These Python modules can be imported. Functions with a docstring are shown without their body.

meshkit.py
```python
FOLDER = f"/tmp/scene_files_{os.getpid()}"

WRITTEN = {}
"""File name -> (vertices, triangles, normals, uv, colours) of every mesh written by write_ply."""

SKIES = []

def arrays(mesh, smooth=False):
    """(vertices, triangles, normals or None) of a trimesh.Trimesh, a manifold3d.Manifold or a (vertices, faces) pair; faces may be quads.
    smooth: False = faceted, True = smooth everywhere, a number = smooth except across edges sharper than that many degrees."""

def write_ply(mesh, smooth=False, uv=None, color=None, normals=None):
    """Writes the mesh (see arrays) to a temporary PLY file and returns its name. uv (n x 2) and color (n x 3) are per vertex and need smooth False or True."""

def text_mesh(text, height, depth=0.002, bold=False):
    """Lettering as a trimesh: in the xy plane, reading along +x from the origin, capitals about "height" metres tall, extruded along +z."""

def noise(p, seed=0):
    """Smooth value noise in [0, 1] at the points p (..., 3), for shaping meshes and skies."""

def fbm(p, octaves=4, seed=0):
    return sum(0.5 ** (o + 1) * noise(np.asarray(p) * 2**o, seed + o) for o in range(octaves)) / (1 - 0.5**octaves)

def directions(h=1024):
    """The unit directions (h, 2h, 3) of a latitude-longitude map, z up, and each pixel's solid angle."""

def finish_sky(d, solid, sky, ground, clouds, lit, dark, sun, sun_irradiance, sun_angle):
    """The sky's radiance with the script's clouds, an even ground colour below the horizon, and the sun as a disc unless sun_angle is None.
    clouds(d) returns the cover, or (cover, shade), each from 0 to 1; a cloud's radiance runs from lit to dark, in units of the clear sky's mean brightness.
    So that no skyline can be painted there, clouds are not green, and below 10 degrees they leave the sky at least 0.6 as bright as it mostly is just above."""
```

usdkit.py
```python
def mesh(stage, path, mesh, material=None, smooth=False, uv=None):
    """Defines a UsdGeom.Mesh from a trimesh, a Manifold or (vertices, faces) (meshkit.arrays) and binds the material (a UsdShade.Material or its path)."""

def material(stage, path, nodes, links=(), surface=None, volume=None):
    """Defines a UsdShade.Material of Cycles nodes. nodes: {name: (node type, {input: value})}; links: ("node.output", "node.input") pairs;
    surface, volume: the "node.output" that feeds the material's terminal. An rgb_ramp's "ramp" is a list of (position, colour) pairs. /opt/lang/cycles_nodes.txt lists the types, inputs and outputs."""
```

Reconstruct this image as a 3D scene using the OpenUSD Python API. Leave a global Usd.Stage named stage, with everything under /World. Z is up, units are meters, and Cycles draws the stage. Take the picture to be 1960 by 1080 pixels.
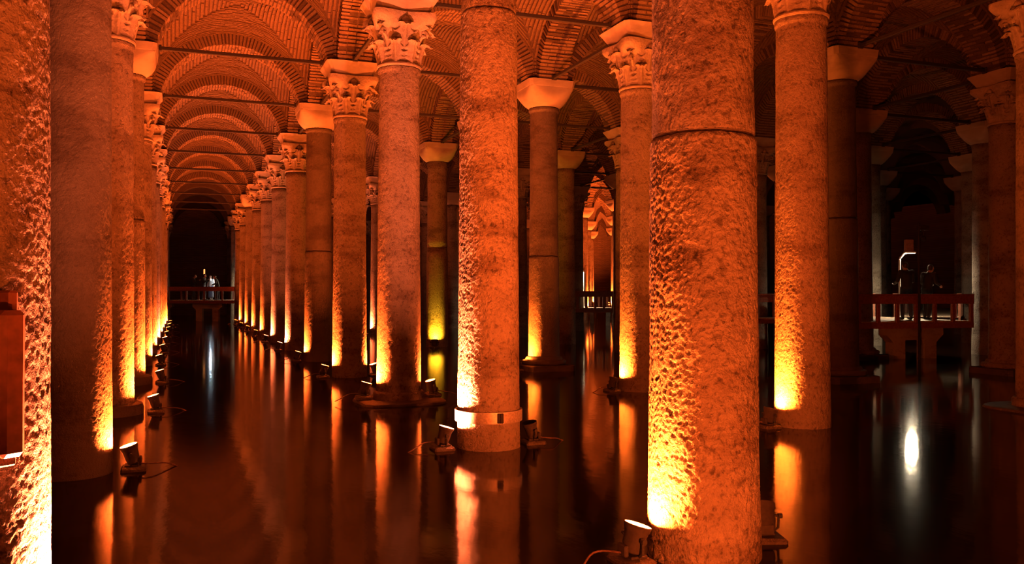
import math, random
import numpy as np, trimesh, manifold3d as m3
import usdkit, meshkit
from pxr import Usd, UsdGeom, UsdLux, Gf, Sdf
from meshkit import noise, fbm

stage = Usd.Stage.CreateInMemory()
UsdGeom.SetStageUpAxis(stage, 'Z'); UsdGeom.SetStageMetersPerUnit(stage, 1.0)
UsdGeom.Xform.Define(stage, '/World'); UsdGeom.Scope.Define(stage, '/World/Looks')
PI = math.pi
# ------------------------------------------------------------------ camera, exposure, lamp strengths
CAM = (0.0, 0.0, 1.925); YAW = 20.78; PITCH = 0.616; FPX = 1674.0
cam = UsdGeom.Camera.Define(stage, '/World/Camera')
cam.CreateHorizontalApertureAttr(36.0); cam.CreateFocalLengthAttr(FPX/1960*36.0)
cam.CreateExposureAttr(0.0); cam.CreateClippingRangeAttr((0.05, 500.0))
cx = UsdGeom.Xformable(cam); cx.AddTranslateOp().Set(Gf.Vec3d(*CAM)); cx.AddRotateZOp().Set(-YAW); cx.AddRotateXOp().Set(90+PITCH)
LAMP = 12500.0                     # radiance of a floodlight's glass
LAMP_COL = {'orange': (1.0, 0.127, 0.016), 'amber': (1.0, 0.155, 0.014), 'pink': (1.0, 0.17, 0.055), 'green': (0.7, 0.36, 0.012)}
WHITE_COL = (1.0, 0.80, 0.50)
# no sky: the hall is underground and closed; every bit of light comes from its lamps
S = 4.779; T0 = 3.595; TL = -1.058; Y0 = 5.516; RAD = 0.39
Z_SPRING = 7.02
def at(px, d, py=None, z=None):
    """a point d metres deep along the view that shows at column px; height from py or z"""
    c, s = math.cos(math.radians(YAW)), math.sin(math.radians(YAW))
    l = (px-980)/FPX*d
    zz = z if z is not None else CAM[2]-(py-558)*d/FPX if py is not None else 0.0
    return np.array([d*s+l*c, d*c-l*s, zz])
def project(P):
    c, s = math.cos(math.radians(YAW)), math.sin(math.radians(YAW))
    P = np.asarray(P, float); d = P[..., 1]*c+P[..., 0]*s; l = P[..., 0]*c-P[..., 1]*s
    return 980+FPX*l/np.maximum(d, .01), 558-FPX*(P[..., 2]-CAM[2])/np.maximum(d, .01), d
# ------------------------------------------------------------------ materials
def mat(name, nodes, links, surface='p.BSDF'):
    return usdkit.material(stage, '/World/Looks/'+name, nodes, links, surface=surface)
def stone(name, dark, mid, light, pit=0.5, bump=1.0, dist=0.02, stain=0.6, fine=62, rough=0.75):
    return mat(name, {
        'g': ('geometry', {}),
        'm': ('mapping', {'mapping_type': 'point', 'rotation': (0.5, 0.35, 0.3), 'scale': (1, 1, 0.85)}),
        'n1': ('noise_texture', {'scale': fine, 'detail': 4, 'roughness': 0.62}),
        'n2': ('noise_texture', {'scale': 2.3, 'detail': 5, 'roughness': 0.6, 'distortion': 0.6}),
        'n3': ('noise_texture', {'scale': 20, 'detail': 5, 'roughness': 0.6, 'distortion': 0.25}),
        'm4': ('mapping', {'mapping_type': 'point', 'scale': (0.8, 0.8, 2.2)}),
        'n4': ('noise_texture', {'scale': 1.1, 'detail': 6, 'roughness': 0.65}),
        'r2': ('rgb_ramp', {'ramp': [(0.3, mid), (0.7, light)]}),
        'r3': ('rgb_ramp', {'ramp': [(0.36, (1, 1, 1)), (0.47, (0, 0, 0))]}),
        'r4': ('rgb_ramp', {'ramp': [(0.50, (0, 0, 0)), (0.63, (1, 1, 1))]}),
        'pm': ('math', {'math_type': 'multiply', 'value2': pit}), 'pr': ('map_range', {'from_min': 0.35, 'from_max': 0.6, 'to_min': 0.4, 'to_max': 1.0, 'clamp': True}), 'pp': ('math', {'math_type': 'multiply'}),
        'sm': ('math', {'math_type': 'multiply', 'value2': stain}),
        'c1': ('mix_color', {'blend_type': 'mix', 'b': dark}),
        'c2': ('mix_color', {'blend_type': 'multiply', 'b': (0.38, 0.29, 0.24)}),
        'h': ('math', {'math_type': 'multiply_add', 'value2': 0.55}),
        'b': ('bump', {'strength': bump, 'distance': dist}),
        'p': ('principled_bsdf', {'roughness': rough, 'specular_ior_level': 0.3})},
        [('g.position', 'm.vector'), ('m.vector', 'n1.vector'), ('g.position', 'n2.vector'), ('m.vector', 'n3.vector'), ('g.position', 'm4.vector'), ('m4.vector', 'n4.vector'),
         ('n2.fac', 'r2.fac'), ('n3.fac', 'r3.fac'), ('n4.fac', 'r4.fac'), ('r3.color', 'pm.value1'), ('r4.color', 'sm.value1'),
         ('r2.color', 'c1.a'), ('n4.fac', 'pr.value'), ('pm.value', 'pp.value1'), ('pr.result', 'pp.value2'), ('pp.value', 'c1.fac'), ('c1.result', 'c2.a'), ('sm.value', 'c2.fac'), ('c2.result', 'p.base_color'),
         ('n1.fac', 'h.value1'), ('n3.fac', 'h.value3'), ('h.value', 'b.height'), ('b.normal', 'p.normal')])
def plain(name, col, rough=0.5, metallic=0.0, bump=0.0, scale=40, var=0.25):
    n = {'g': ('geometry', {}), 'n': ('noise_texture', {'scale': scale, 'detail': 4}),
         'r': ('rgb_ramp', {'ramp': [(0.3, tuple(c*(1-var) for c in col)), (0.7, tuple(c*(1+var) for c in col))]}),
         'b': ('bump', {'strength': bump, 'distance': 0.01}), 'p': ('principled_bsdf', {'roughness': rough, 'metallic': metallic})}
    return mat(name, n, [('g.position', 'n.vector'), ('n.fac', 'r.fac'), ('r.color', 'p.base_color'), ('n.fac', 'b.height'), ('b.normal', 'p.normal')])
def emit(name, col, strength):
    return mat(name, {'e': ('emission', {'color': col, 'strength': strength})}, [], 'e.emission')
M = {}
M['marble'] = stone('weathered_marble', (0.045, 0.03, 0.024), (0.1716, 0.1326, 0.1014), (0.234, 0.1841, 0.1459), pit=0.7, dist=0.034)
M['marble_rough'] = stone('pitted_marble', (0.045, 0.03, 0.024), (0.1833, 0.1427, 0.1115), (0.2613, 0.2075, 0.1654), pit=0.8, stain=0.75, fine=48, dist=0.04)
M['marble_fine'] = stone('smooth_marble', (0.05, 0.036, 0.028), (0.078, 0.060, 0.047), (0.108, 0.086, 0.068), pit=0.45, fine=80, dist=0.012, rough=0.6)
M['carved'] = stone('carved_marble', (0.16, 0.12, 0.10), (0.224, 0.18, 0.14), (0.296, 0.244, 0.196), pit=0.35, bump=0.8, dist=0.022, stain=0.5, fine=45)
M['cap_plain'] = stone('pale_limestone', (0.30, 0.25, 0.20), (0.24, 0.1935, 0.1537), (0.3, 0.2475, 0.2003), pit=0.2, bump=0.35, dist=0.006, stain=0.35)
def brick_mat(name, a, b, c):
    return mat(name, {
        'g': ('geometry', {}), 'o': ('object_info', {}), 'x': ('math', {'math_type': 'add'}), 'f': ('math', {'math_type': 'fraction'}),
        'r': ('rgb_ramp', {'ramp': [(0.0, a), (0.5, b), (1.0, c)]}),
        'n': ('noise_texture', {'scale': 26, 'detail': 5, 'roughness': 0.65}), 'rn': ('rgb_ramp', {'ramp': [(0.3, (0.55, 0.55, 0.55)), (0.65, (1, 1, 1))]}),
        'c': ('mix_color', {'blend_type': 'multiply', 'fac': 0.8}), 'b': ('bump', {'strength': 0.7, 'distance': 0.012}),
        'p': ('principled_bsdf', {'roughness': 0.85, 'specular_ior_level': 0.2})},
        [('g.random_per_island', 'x.value1'), ('o.random', 'x.value2'), ('x.value', 'f.value1'), ('f.value', 'r.fac'), ('g.position', 'n.vector'), ('n.fac', 'rn.fac'),
         ('r.color', 'c.a'), ('rn.color', 'c.b'), ('c.result', 'p.base_color'), ('n.fac', 'b.height'), ('b.normal', 'p.normal')])
M['brick'] = brick_mat('old_brick', (0.055, 0.033, 0.020), (0.11, 0.072, 0.043), (0.225, 0.155, 0.098))
M['mortar'] = plain('lime_mortar', (0.055, 0.034, 0.023), 0.95, bump=0.8, scale=30)
M['slab'] = stone('wet_stone', (0.05, 0.04, 0.035), (0.055, 0.042, 0.034), (0.09, 0.07, 0.056), pit=0.5, rough=0.6)
M['iron'] = plain('rusted_iron', (0.014, 0.009, 0.007), 0.8, 0.1, 0.3)
M['strap'] = plain('steel_strap', (0.34, 0.28, 0.24), 0.5, 0.4, 0.2)
M['black'] = plain('black_paint', (0.015, 0.013, 0.013), 0.8)
M['housing'] = plain('lamp_housing', (0.028, 0.020, 0.017), 0.85, 0.0)
M['cable'] = plain('cable_rubber', (0.10, 0.05, 0.035), 0.6)
M['redwood'] = plain('red_stained_wood', (0.22, 0.075, 0.04), 0.55, bump=0.2, scale=18)
M['deckwood'] = plain('walkway_boards', (0.34, 0.24, 0.17), 0.6, bump=0.2, scale=14)
M['concrete'] = stone('pier_concrete', (0.12, 0.10, 0.085), (0.28, 0.24, 0.20), (0.36, 0.31, 0.27), pit=0.3, bump=0.4)
M['white_metal'] = plain('pale_metal', (0.55, 0.52, 0.48), 0.4)
M['red_plastic'] = plain('red_plastic', (0.55, 0.03, 0.02), 0.4)
M['wall'] = mat('far_wall_brick', {'g': ('geometry', {}), 'm': ('mapping', {'mapping_type': 'point', 'rotation': (PI/2, 0, 0)}),
    'k': ('brick_texture', {'color1': (0.20, 0.13, 0.09), 'color2': (0.30, 0.20, 0.14), 'mortar': (0.15, 0.11, 0.08), 'scale': 1.0, 'brick_width': 0.34, 'row_height': 0.09, 'mortar_size': 0.018}),
    'b': ('bump', {'strength': 0.6, 'distance': 0.02, 'invert': True}), 'p': ('principled_bsdf', {'roughness': 0.9})},
    [('g.position', 'm.vector'), ('m.vector', 'k.vector'), ('k.color', 'p.base_color'), ('k.fac', 'b.height'), ('b.normal', 'p.normal')])
M['water'] = mat('dark_water', {'g': ('geometry', {}), 'm': ('mapping', {'mapping_type': 'point', 'rotation': (0, 0, math.radians(YAW)), 'scale': (1.0, 0.55, 1)}),
    'n': ('noise_texture', {'scale': 7.0, 'detail': 3, 'roughness': 0.5}), 'n2': ('noise_texture', {'scale': 0.8, 'detail': 2}),
    'h': ('math', {'math_type': 'multiply_add', 'value2': 1.0}),
    'b': ('bump', {'strength': 0.055, 'distance': 0.02}),
    'p': ('principled_bsdf', {'base_color': (0.006, 0.002, 0.001), 'roughness': 0.08, 'ior': 1.33, 'specular_ior_level': 0.5})},
    [('g.position', 'm.vector'), ('m.vector', 'n.vector'), ('m.vector', 'n2.vector'), ('n2.fac', 'h.value1'), ('n.fac', 'h.value3'), ('h.value', 'b.height'), ('b.normal', 'p.normal')])
def lens(col, power):
    k = f'lens_{col}_{int(power*100)}'
    if k not in M: M[k] = emit(f'lit_glass_{col}_{int(power*100)}', LAMP_COL[col], LAMP*power) if power else M['housing']
    return k
M['lens_white'] = emit('lit_glass_white', WHITE_COL, 2000.0)
M['phone_light'] = emit('phone_light', (0.75, 0.9, 1.0), 900.0)
M['skin'] = plain('skin', (0.42, 0.26, 0.19), 0.55); M['hair'] = plain('dark_hair', (0.03, 0.02, 0.015), 0.5)
M['dark_cloth'] = plain('dark_cloth', (0.02, 0.018, 0.018), 0.85); M['blue_cloth'] = plain('blue_cloth', (0.10, 0.14, 0.24), 0.85)
M['pale_cloth'] = plain('pale_cloth', (0.55, 0.50, 0.46), 0.85); M['denim'] = plain('dark_denim', (0.035, 0.035, 0.05), 0.85)
# ------------------------------------------------------------------ scene helpers
used = {}
def numbered(path):
    n = used.get(path, -1)+1; used[path] = n
    return path if n == 0 else f'{path}_{n:03d}'
def tag(p, label=None, cat=None, group=None, kind=None):
    for k, v in (('label', label), ('category', cat), ('group', group), ('kind', kind)):
        if v: p.SetCustomDataByKey(k, v)
    return p
def thing(name, label=None, cat=None, loc=(0, 0, 0), rz=0.0, group=None, kind=None):
    x = UsdGeom.Xform.Define(stage, numbered('/World/'+name))
    x.AddTranslateOp().Set(Gf.Vec3d(*map(float, loc)))
    if rz: x.AddRotateZOp().Set(math.degrees(rz))
    return tag(x.GetPrim(), label, cat, group, kind)
def obj(name, mesh, m, parent=None, smooth=False, label=None, kind=None):
    base = str(parent.GetPath()) if parent else '/World'
    p = usdkit.mesh(stage, numbered(f'{base}/{name}'), mesh, M[m], smooth=smooth).GetPrim()
    return tag(p, label, kind=kind)
def xf(name, parent, loc=(0, 0, 0), rz=0.0):
    x = UsdGeom.Xform.Define(stage, numbered(f'{parent.GetPath()}/{name}')); x.AddTranslateOp().Set(Gf.Vec3d(*map(float, loc)))
    if rz: x.AddRotateZOp().Set(math.degrees(rz))
    return x.GetPrim()
def box(sx, sy, sz, c=(0, 0, 0), rz=0.0):
    b = trimesh.creation.box([sx, sy, sz])
    if rz: b.apply_transform(trimesh.transformations.rotation_matrix(rz, [0, 0, 1]))
    b.apply_translation(c); return b
def rbox(sx, sy, sz, c=(0, 0, 0), r=0.01):
    """a box with chamfered edges"""
    pts = []
    for i in (-1, 1):
        for j in (-1, 1):
            for k in (-1, 1):
                for a in range(3):
                    q = np.array([i*sx/2, j*sy/2, k*sz/2], float); q -= np.array([i, j, k])*r; q[a] += (i, j, k)[a]*r; pts.append(q)
    h = trimesh.convex.convex_hull(np.array(pts)); h.apply_translation(c); return h
def cat(*ms): return trimesh.util.concatenate([m for m in ms])
def grid_faces(n, m, wrap):
    i, j = np.meshgrid(np.arange(n-1), np.arange(m if wrap else m-1), indexing='ij'); j2 = (j+1) % m
    q = np.stack([i*m+j, i*m+j2, (i+1)*m+j2, (i+1)*m+j], -1).reshape(-1, 4)
    return np.vstack([q[:, [0, 1, 2]], q[:, [0, 2, 3]]])
def lathe(prof, seg=32, cap=True):
    prof = np.asarray(prof, float); a = np.arange(seg)*2*PI/seg
    v = np.stack([prof[:, None, 0]*np.cos(a), prof[:, None, 0]*np.sin(a), np.broadcast_to(prof[:, None, 1], (len(prof), seg))], -1).reshape(-1, 3)
    f = grid_faces(len(prof), seg, True)
    if cap:
        n = len(v); v = np.vstack([v, [[0, 0, prof[0, 1]], [0, 0, prof[-1, 1]]]]); j = np.arange(seg); j2 = (j+1) % seg
        f = np.vstack([f, np.stack([np.full(seg, n), j2, j], 1), np.stack([np.full(seg, n+1), (len(prof)-1)*seg+j, (len(prof)-1)*seg+j2], 1)])
    return trimesh.Trimesh(v, f, process=False)
def tube(pts, r, seg=8):
    p = np.asarray(pts, float); t = np.gradient(p, axis=0); t /= np.linalg.norm(t, axis=1, keepdims=True)+1e-12
    ref = np.where(np.abs(t[:, 2:]) < 0.9, [0, 0, 1.0], [1.0, 0, 0]); a = np.cross(t, ref); a /= np.linalg.norm(a, axis=1, keepdims=True); b = np.cross(t, a)
    ang = np.arange(seg)*2*PI/seg; rr = np.broadcast_to(r, (len(p),))
    v = (p[:, None]+rr[:, None, None]*(np.cos(ang)[None, :, None]*a[:, None]+np.sin(ang)[None, :, None]*b[:, None])).reshape(-1, 3)
    f = grid_faces(len(p), seg, True); n = len(v); v = np.vstack([v, p[:1], p[-1:]]); j = np.arange(seg); j2 = (j+1) % seg
    f = np.vstack([f, np.stack([np.full(seg, n), j, j2], 1)[:, ::-1], np.stack([np.full(seg, n+1), (len(p)-1)*seg+j, (len(p)-1)*seg+j2], 1)])
    m = trimesh.Trimesh(v, f, process=False); m.fix_normals() if False else None
    return m
def boxes(C, U, V, W):
    """many boxes as one mesh: centres C and half-axes U, V, W (n x 3 each)"""
    C, U, V, W = (np.asarray(x, float) for x in (C, U, V, W)); n = len(C)
    sg = np.array([(i, j, k) for k in (-1, 1) for j in (-1, 1) for i in (-1, 1)], float)
    v = (C[:, None]+sg[None, :, :1]*U[:, None]+sg[None, :, 1:2]*V[:, None]+sg[None, :, 2:]*W[:, None]).reshape(-1, 3)
    q = np.array([(0, 2, 3, 1), (4, 5, 7, 6), (0, 1, 5, 4), (2, 6, 7, 3), (0, 4, 6, 2), (1, 3, 7, 5)])
    f = np.vstack([q[:, [0, 1, 2]], q[:, [0, 2, 3]]])
    return v, (f[None]+8*np.arange(n)[:, None, None]).reshape(-1, 3)
# ------------------------------------------------------------------ grid of the hall
def pos(n, k):
    t = TL if n == -1 else T0+n*S if n >= 0 else TL-S*(-1-n)
    if n >= 2: t += 0.10*(n-1)
    return np.array([t, Y0+k*S])
NX = {(2, 1): -0.08}
KMAX = 14
rng = np.random.default_rng(7)
# ------------------------------------------------------------------ water, floor, walls
XA, XB, YA, YB = -5.9, 62.0, -9.2, 74.0
tag(obj('water', ([[XA, YA, 0], [XB, YA, 0], [XB, YB, 0], [XA, YB, 0]], [[0, 1, 2], [0, 2, 3]]), 'water'), 'dark still water covering the floor and mirroring the lit columns', kind='structure')
tag(obj('floor', box(XB-XA, YB-YA, 0.2, ((XA+XB)/2, (YA+YB)/2, -0.9)), 'slab'), kind='structure')
for nm, b in (('wall_back', box(XB-XA+1, 0.5, 11, ((XA+XB)/2, YB+.25, 4.2))), ('wall_front', box(XB-XA+1, 0.5, 11, ((XA+XB)/2, YA-.25, 4.2))),
              ('wall_left', box(0.5, YB-YA, 11, (XA-.25, (YA+YB)/2, 4.2))), ('wall_right', box(0.5, YB-YA, 11, (XB+.25, (YA+YB)/2, 4.2)))):
    tag(obj(nm, b, 'wall'), kind='structure')
# ------------------------------------------------------------------ ceiling: brick arches between the columns and groined brick vaults over the bays
ceiling = thing('ceiling', 'brick groin vaults carried on round brick arches', kind='structure')
ZC, RA, RE, HW = 6.60, 1.857, 2.19, 0.375         # arch centre height, intrados, extrados, half width
ARCH_MAX = math.asin(1.80/RA)
def arch_bricks(seed):
    """bricks of one arch along x at the origin: lists of (theta0, theta1, y0, y1, r0, r1)"""
    r = np.random.default_rng(seed); n = 58; out = []
    for i in range(n):
        th = -ARCH_MAX+(i+.5)*2*ARCH_MAX/n; half = 0.026/RA*r.uniform(.85, 1.12)
        cuts = ((-HW, -.01, .01, HW) if i % 2 else (-HW, -.2, -.18, .18, .2, HW))
        for a, b in zip(cuts[::2], cuts[1::2]):
            j = r.normal(0, .010); out.append((th-half+r.normal(0, .002), th+half+r.normal(0, .002), a-(r.uniform(0, .018) if a == -HW else 0), b+(r.uniform(0, .018) if b == HW else 0), RA+j, RE-.02+r.normal(0, .012)))
    return out
def arch_vert(b):
    t0, t1, y0, y1, r0, r1 = b
    return np.array([[r*math.sin(t), y, ZC+r*math.cos(t)] for r in (r0, r1) for y in (y0, y1) for t in (t0, t1)])
BQ = np.array([(0, 1, 3, 2), (4, 6, 7, 5), (0, 4, 5, 1), (2, 3, 7, 6), (0, 2, 6, 4), (1, 5, 7, 3)]); BF = np.vstack([BQ[:, [0, 1, 2]], BQ[:, [0, 2, 3]]])
variants = [np.array([arch_vert(b) for b in arch_bricks(s)]) for s in range(4)]      # n x 8 x 3
def core():
    th = np.linspace(-ARCH_MAX-.018, ARCH_MAX+.018, 33); w = HW-.014
    prof = [(RA+.018, -w), (RE+.1, -w), (RE+.1, w), (RA+.018, w)]
    v = np.array([[r*math.sin(t), y, ZC+r*math.cos(t)] for t in th for r, y in prof])
    return v, grid_faces(len(th), 4, True)
CV, CF = core()
def place(v, c, along_y):
    v = np.asarray(v)
    if along_y: v = np.stack([-v[..., 1], v[..., 0], v[..., 2]], -1)
    return v+np.array([c[0], c[1], 0.0])
arches = []                                      # (centre, along_y, scale)
NB = range(-2, 8)
def ok_node(n, k): return -2 <= n <= 9 and -2 <= k <= KMAX
for n in range(-2, 9):
    for k in range(-1, KMAX+1):
        p = pos(n, k)
        q = pos(n+1, k); arches.append(((p+q)/2, False, (q[0]-p[0])/S, n, k))
        if k < KMAX: q = pos(n, k+1); arches.append(((p+q)/2, True, 1.0, n, k))
single = []; joined_v, joined_f, core_v, core_f = [], [], [], []
nv = nc = 0
cand = []
COLS = [pos(n, k) for n in range(-1, 8) for k in range(0, KMAX)]
def hidden(P):
    P = np.asarray(P)[:, :2]; D = np.linalg.norm(P, axis=1); u = P/D[:, None]; out = np.zeros(len(P), bool)
    for c in COLS:
        s = u@c; perp = np.abs(u[:, 0]*c[1]-u[:, 1]*c[0]); out |= (perp < .39) & (s > 0) & (s < D-.5)
    return out
allb = []
for ai, (c, ay, sc, n, k) in enumerate(arches):
    v = variants[ai % 4].copy(); v[..., 0] *= sc; v = place(v, c, ay)
    cv = CV.copy(); cv[:, 0] *= sc; core_v.append(place(cv, c, ay)); core_f.append(CF+nc); nc += len(CV)
    far = (n > 3 or k > 9) 
    if n > 4 or n == -2 or k > 10 or k < 1: continue
    allb.append(v); cand.append(np.full(len(v), ai))
B = np.concatenate(allb); AI = np.concatenate(cand); ctr = B.mean(1)
px, py, d = project(B); sx, sy = np.ptp(px, 1), np.ptp(py, 1)
area = np.sqrt(np.maximum(sx, .1)*np.maximum(sy, .1)); infr = (d.min(1) > 2) & (px.min(1) > 5) & (px.max(1) < 1955) & (py.max(1) > 4) & (py.min(1) > -10)
# facing: the soffit shows if the camera lies inside the curve; arches seen from their back side are hidden by their own body
area[~infr] = 0
idx = np.argsort(-area)[:3000]; hid = hidden(ctr[idx]); area[idx[hid]] = 0
isnear = np.zeros(len(B), bool); isnear[np.argsort(-area)[:300]] = True; isnear &= area > 0
arch_prims = {}
for i in np.nonzero(isnear)[0]:
    a = AI[i]
    if a not in arch_prims: arch_prims[a] = xf('brick_arch', ceiling)
    obj('brick', (B[i], BF), 'brick', arch_prims[a])
rest = B[~isnear]
obj('arch_brickwork', (rest.reshape(-1, 3), (BF[None]+8*np.arange(len(rest))[:, None, None]).reshape(-1, 3)), 'brick', ceiling, kind='stuff')
obj('arch_core', (np.concatenate(core_v), np.concatenate(core_f)), 'mortar', ceiling, kind='stuff')
# vault webs
HB = S/2-HW
def web_z(s, m): return ZC+np.sqrt(np.maximum(RE**2-s**2, .01))-.03+.16*(1-(m/HB)**2)
def web_shell():
    g = np.linspace(-HB-.02, HB+.02, 25); x, y = np.meshgrid(g, g, indexing='ij'); a, b = np.abs(x), np.abs(y)
    z = web_z(np.minimum(a, b), np.maximum(a, b))+.022
    return np.stack([x, y, z], -1).reshape(-1, 3), grid_faces(25, 25, False)
def web_bricks(seed):
    r = np.random.default_rng(seed); C, U, V, W = [], [], [], []
    for sgn in (-1, 1):
        for ax in (0, 1):
            for u in np.arange(HB-.03, .06, -.098):
                sub = [-u+.02]; x = r.uniform(.12, .33)
                while sub[-1] < u-.02:
                    sub.append(min(sub[-1]+x, u-.02)); x = .335*r.uniform(.85, 1.1)
                for a, b in zip(sub[:-1], sub[1:]):
                    if b-a < .06: continue
                    m = (a+b)/2; z = lambda s: web_z(abs(s), u)
                    za, zb = z(a+.004), z(b-.004); L = np.array([b-a-.008, 0, zb-za])/2; nrm = np.array([-(zb-za), 0, b-a-.008]); nrm /= np.linalg.norm(nrm)
                    cc = np.array([m, u*sgn, (za+zb)/2])+nrm*(.014+r.normal(0, .006)); uu = np.array([0, .030*r.uniform(.85, 1.1), 0]); ww = nrm*.03
                    if ax: cc, L2, uu, ww = cc[[1, 0, 2]], L[[1, 0, 2]], uu[[1, 0, 2]], ww[[1, 0, 2]]
                    else: L2 = L
                    C.append(cc); U.append(L2); V.append(uu); W.append(ww)
    return boxes(C, U, V, W)
WV, WF = web_shell(); webs = [web_bricks(s) for s in (11, 12, 13)]
sv, sf, bv, bf, ns, nb = [], [], [], [], 0, 0
for n in range(-2, 9):
    for k in range(-2, KMAX):
        p, q = pos(n, k), pos(n+1, k+1); c = np.array([*((p+q)/2), 0]); w = np.array([(q[0]-p[0])/S, 1, 1])
        sv.append(WV*w+c); sf.append(WF+ns); ns += len(WV)
        if n <= 3 and 1 <= k <= 8 and n >= -1:
            v, f = webs[(n*5+k*3) % 3]; bv.append(v*w+c); bf.append(f+nb); nb += len(v)
obj('vault_shell', (np.concatenate(sv), np.concatenate(sf)), 'mortar', ceiling)
obj('vault_brickwork', (np.concatenate(bv), np.concatenate(bf)), 'brick', ceiling, kind='stuff')
# brick piers over the columns
C, U, V, W = [], [], [], []; pc = []
for n in range(-1, 7):
    for k in range(-1, KMAX+1):
        p = pos(n, k); pc.append(box(.83, .83, 1.75, (p[0], p[1], Z_SPRING+.865)))
        if k > 9 or n > 3 or k < 0: continue
        for i in range(8):
            z = Z_SPRING+.045+i*.088
            for sx_, sy_ in ((1, 0), (-1, 0), (0, 1), (0, -1)):
                for j in range(2 + i % 2):
                    cnt = 2+i % 2; w = .85/cnt; o = -.425+(j+.5)*w
                    C.append([p[0]+sx_*(.40+rng.normal(0, .006))+abs(sy_)*o, p[1]+sy_*(.40+rng.normal(0, .006))+abs(sx_)*o, z])
                    U.append([abs(sx_)*.04+abs(sy_)*(w/2-.012), 0, 0]); V.append([0, abs(sy_)*.04+abs(sx_)*(w/2-.012), 0]); W.append([0, 0, .027])
obj('pier_core', cat(*pc), 'mortar', ceiling, kind='stuff')
obj('pier_brickwork', boxes(C, U, V, W), 'brick', ceiling, kind='stuff')
# ------------------------------------------------------------------ columns
def shaft_mesh(prof, seg, nz, seed, amp=.006, seamtop=False, rough=1.0):
    """a weathered drum: profile [(r, z)] resampled, displaced by pits and broad lumps"""
    prof = np.asarray(prof, float); zz = np.linspace(prof[0, 1], prof[-1, 1], nz); rr = np.interp(zz, prof[:, 1], prof[:, 0])
    a = np.arange(seg)*2*PI/seg; A, Z = np.meshgrid(a, zz, indexing='xy'); R = np.repeat(rr[:, None], seg, 1)
    P = np.stack([R*np.cos(A), R*np.sin(A), Z], -1); o = seed*3.7
    skew = P+np.stack([0*Z, 0*Z, .55*A*.4], -1)
    if seg >= 96:
        pits = noise(skew*[54, 54, 46]+o, seed); big = fbm(P*[5, 5, 2.2]+o, 3, seed+5); mid = noise(skew*[75, 75, 62]+o, seed+9)
        D = -amp*1.3*np.clip(.45-pits, 0, 1)/.45+amp*.5*(mid-.5)+amp*1.5*(big-.5)
    else: D = amp*2*(fbm(P*[5, 5, 2.2]+o, 2, seed)-.5)
    D *= rough
    edge = np.minimum(1, np.abs(Z-zz[-1])/.035) if seamtop else 1
    R2 = R+D-(1-edge)*.022 if seamtop else R+D
    P = np.stack([R2*np.cos(A), R2*np.sin(A), Z+(fbm(P*6+o, 2, seed+3)-.5)*(.03 if seamtop else 0)*np.clip(1-np.abs(Z-zz[-1])/.12, 0, 1)], -1).reshape(-1, 3)
    f = grid_faces(nz, seg, True); n = len(P); j = np.arange(seg); j2 = (j+1) % seg
    P = np.vstack([P, [[0, 0, zz[0]], [0, 0, zz[-1]]]])
    return P, np.vstack([f, np.stack([np.full(seg, n), j2, j], 1), np.stack([np.full(seg, n+1), (nz-1)*seg+j, (nz-1)*seg+j2], 1)])
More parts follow.
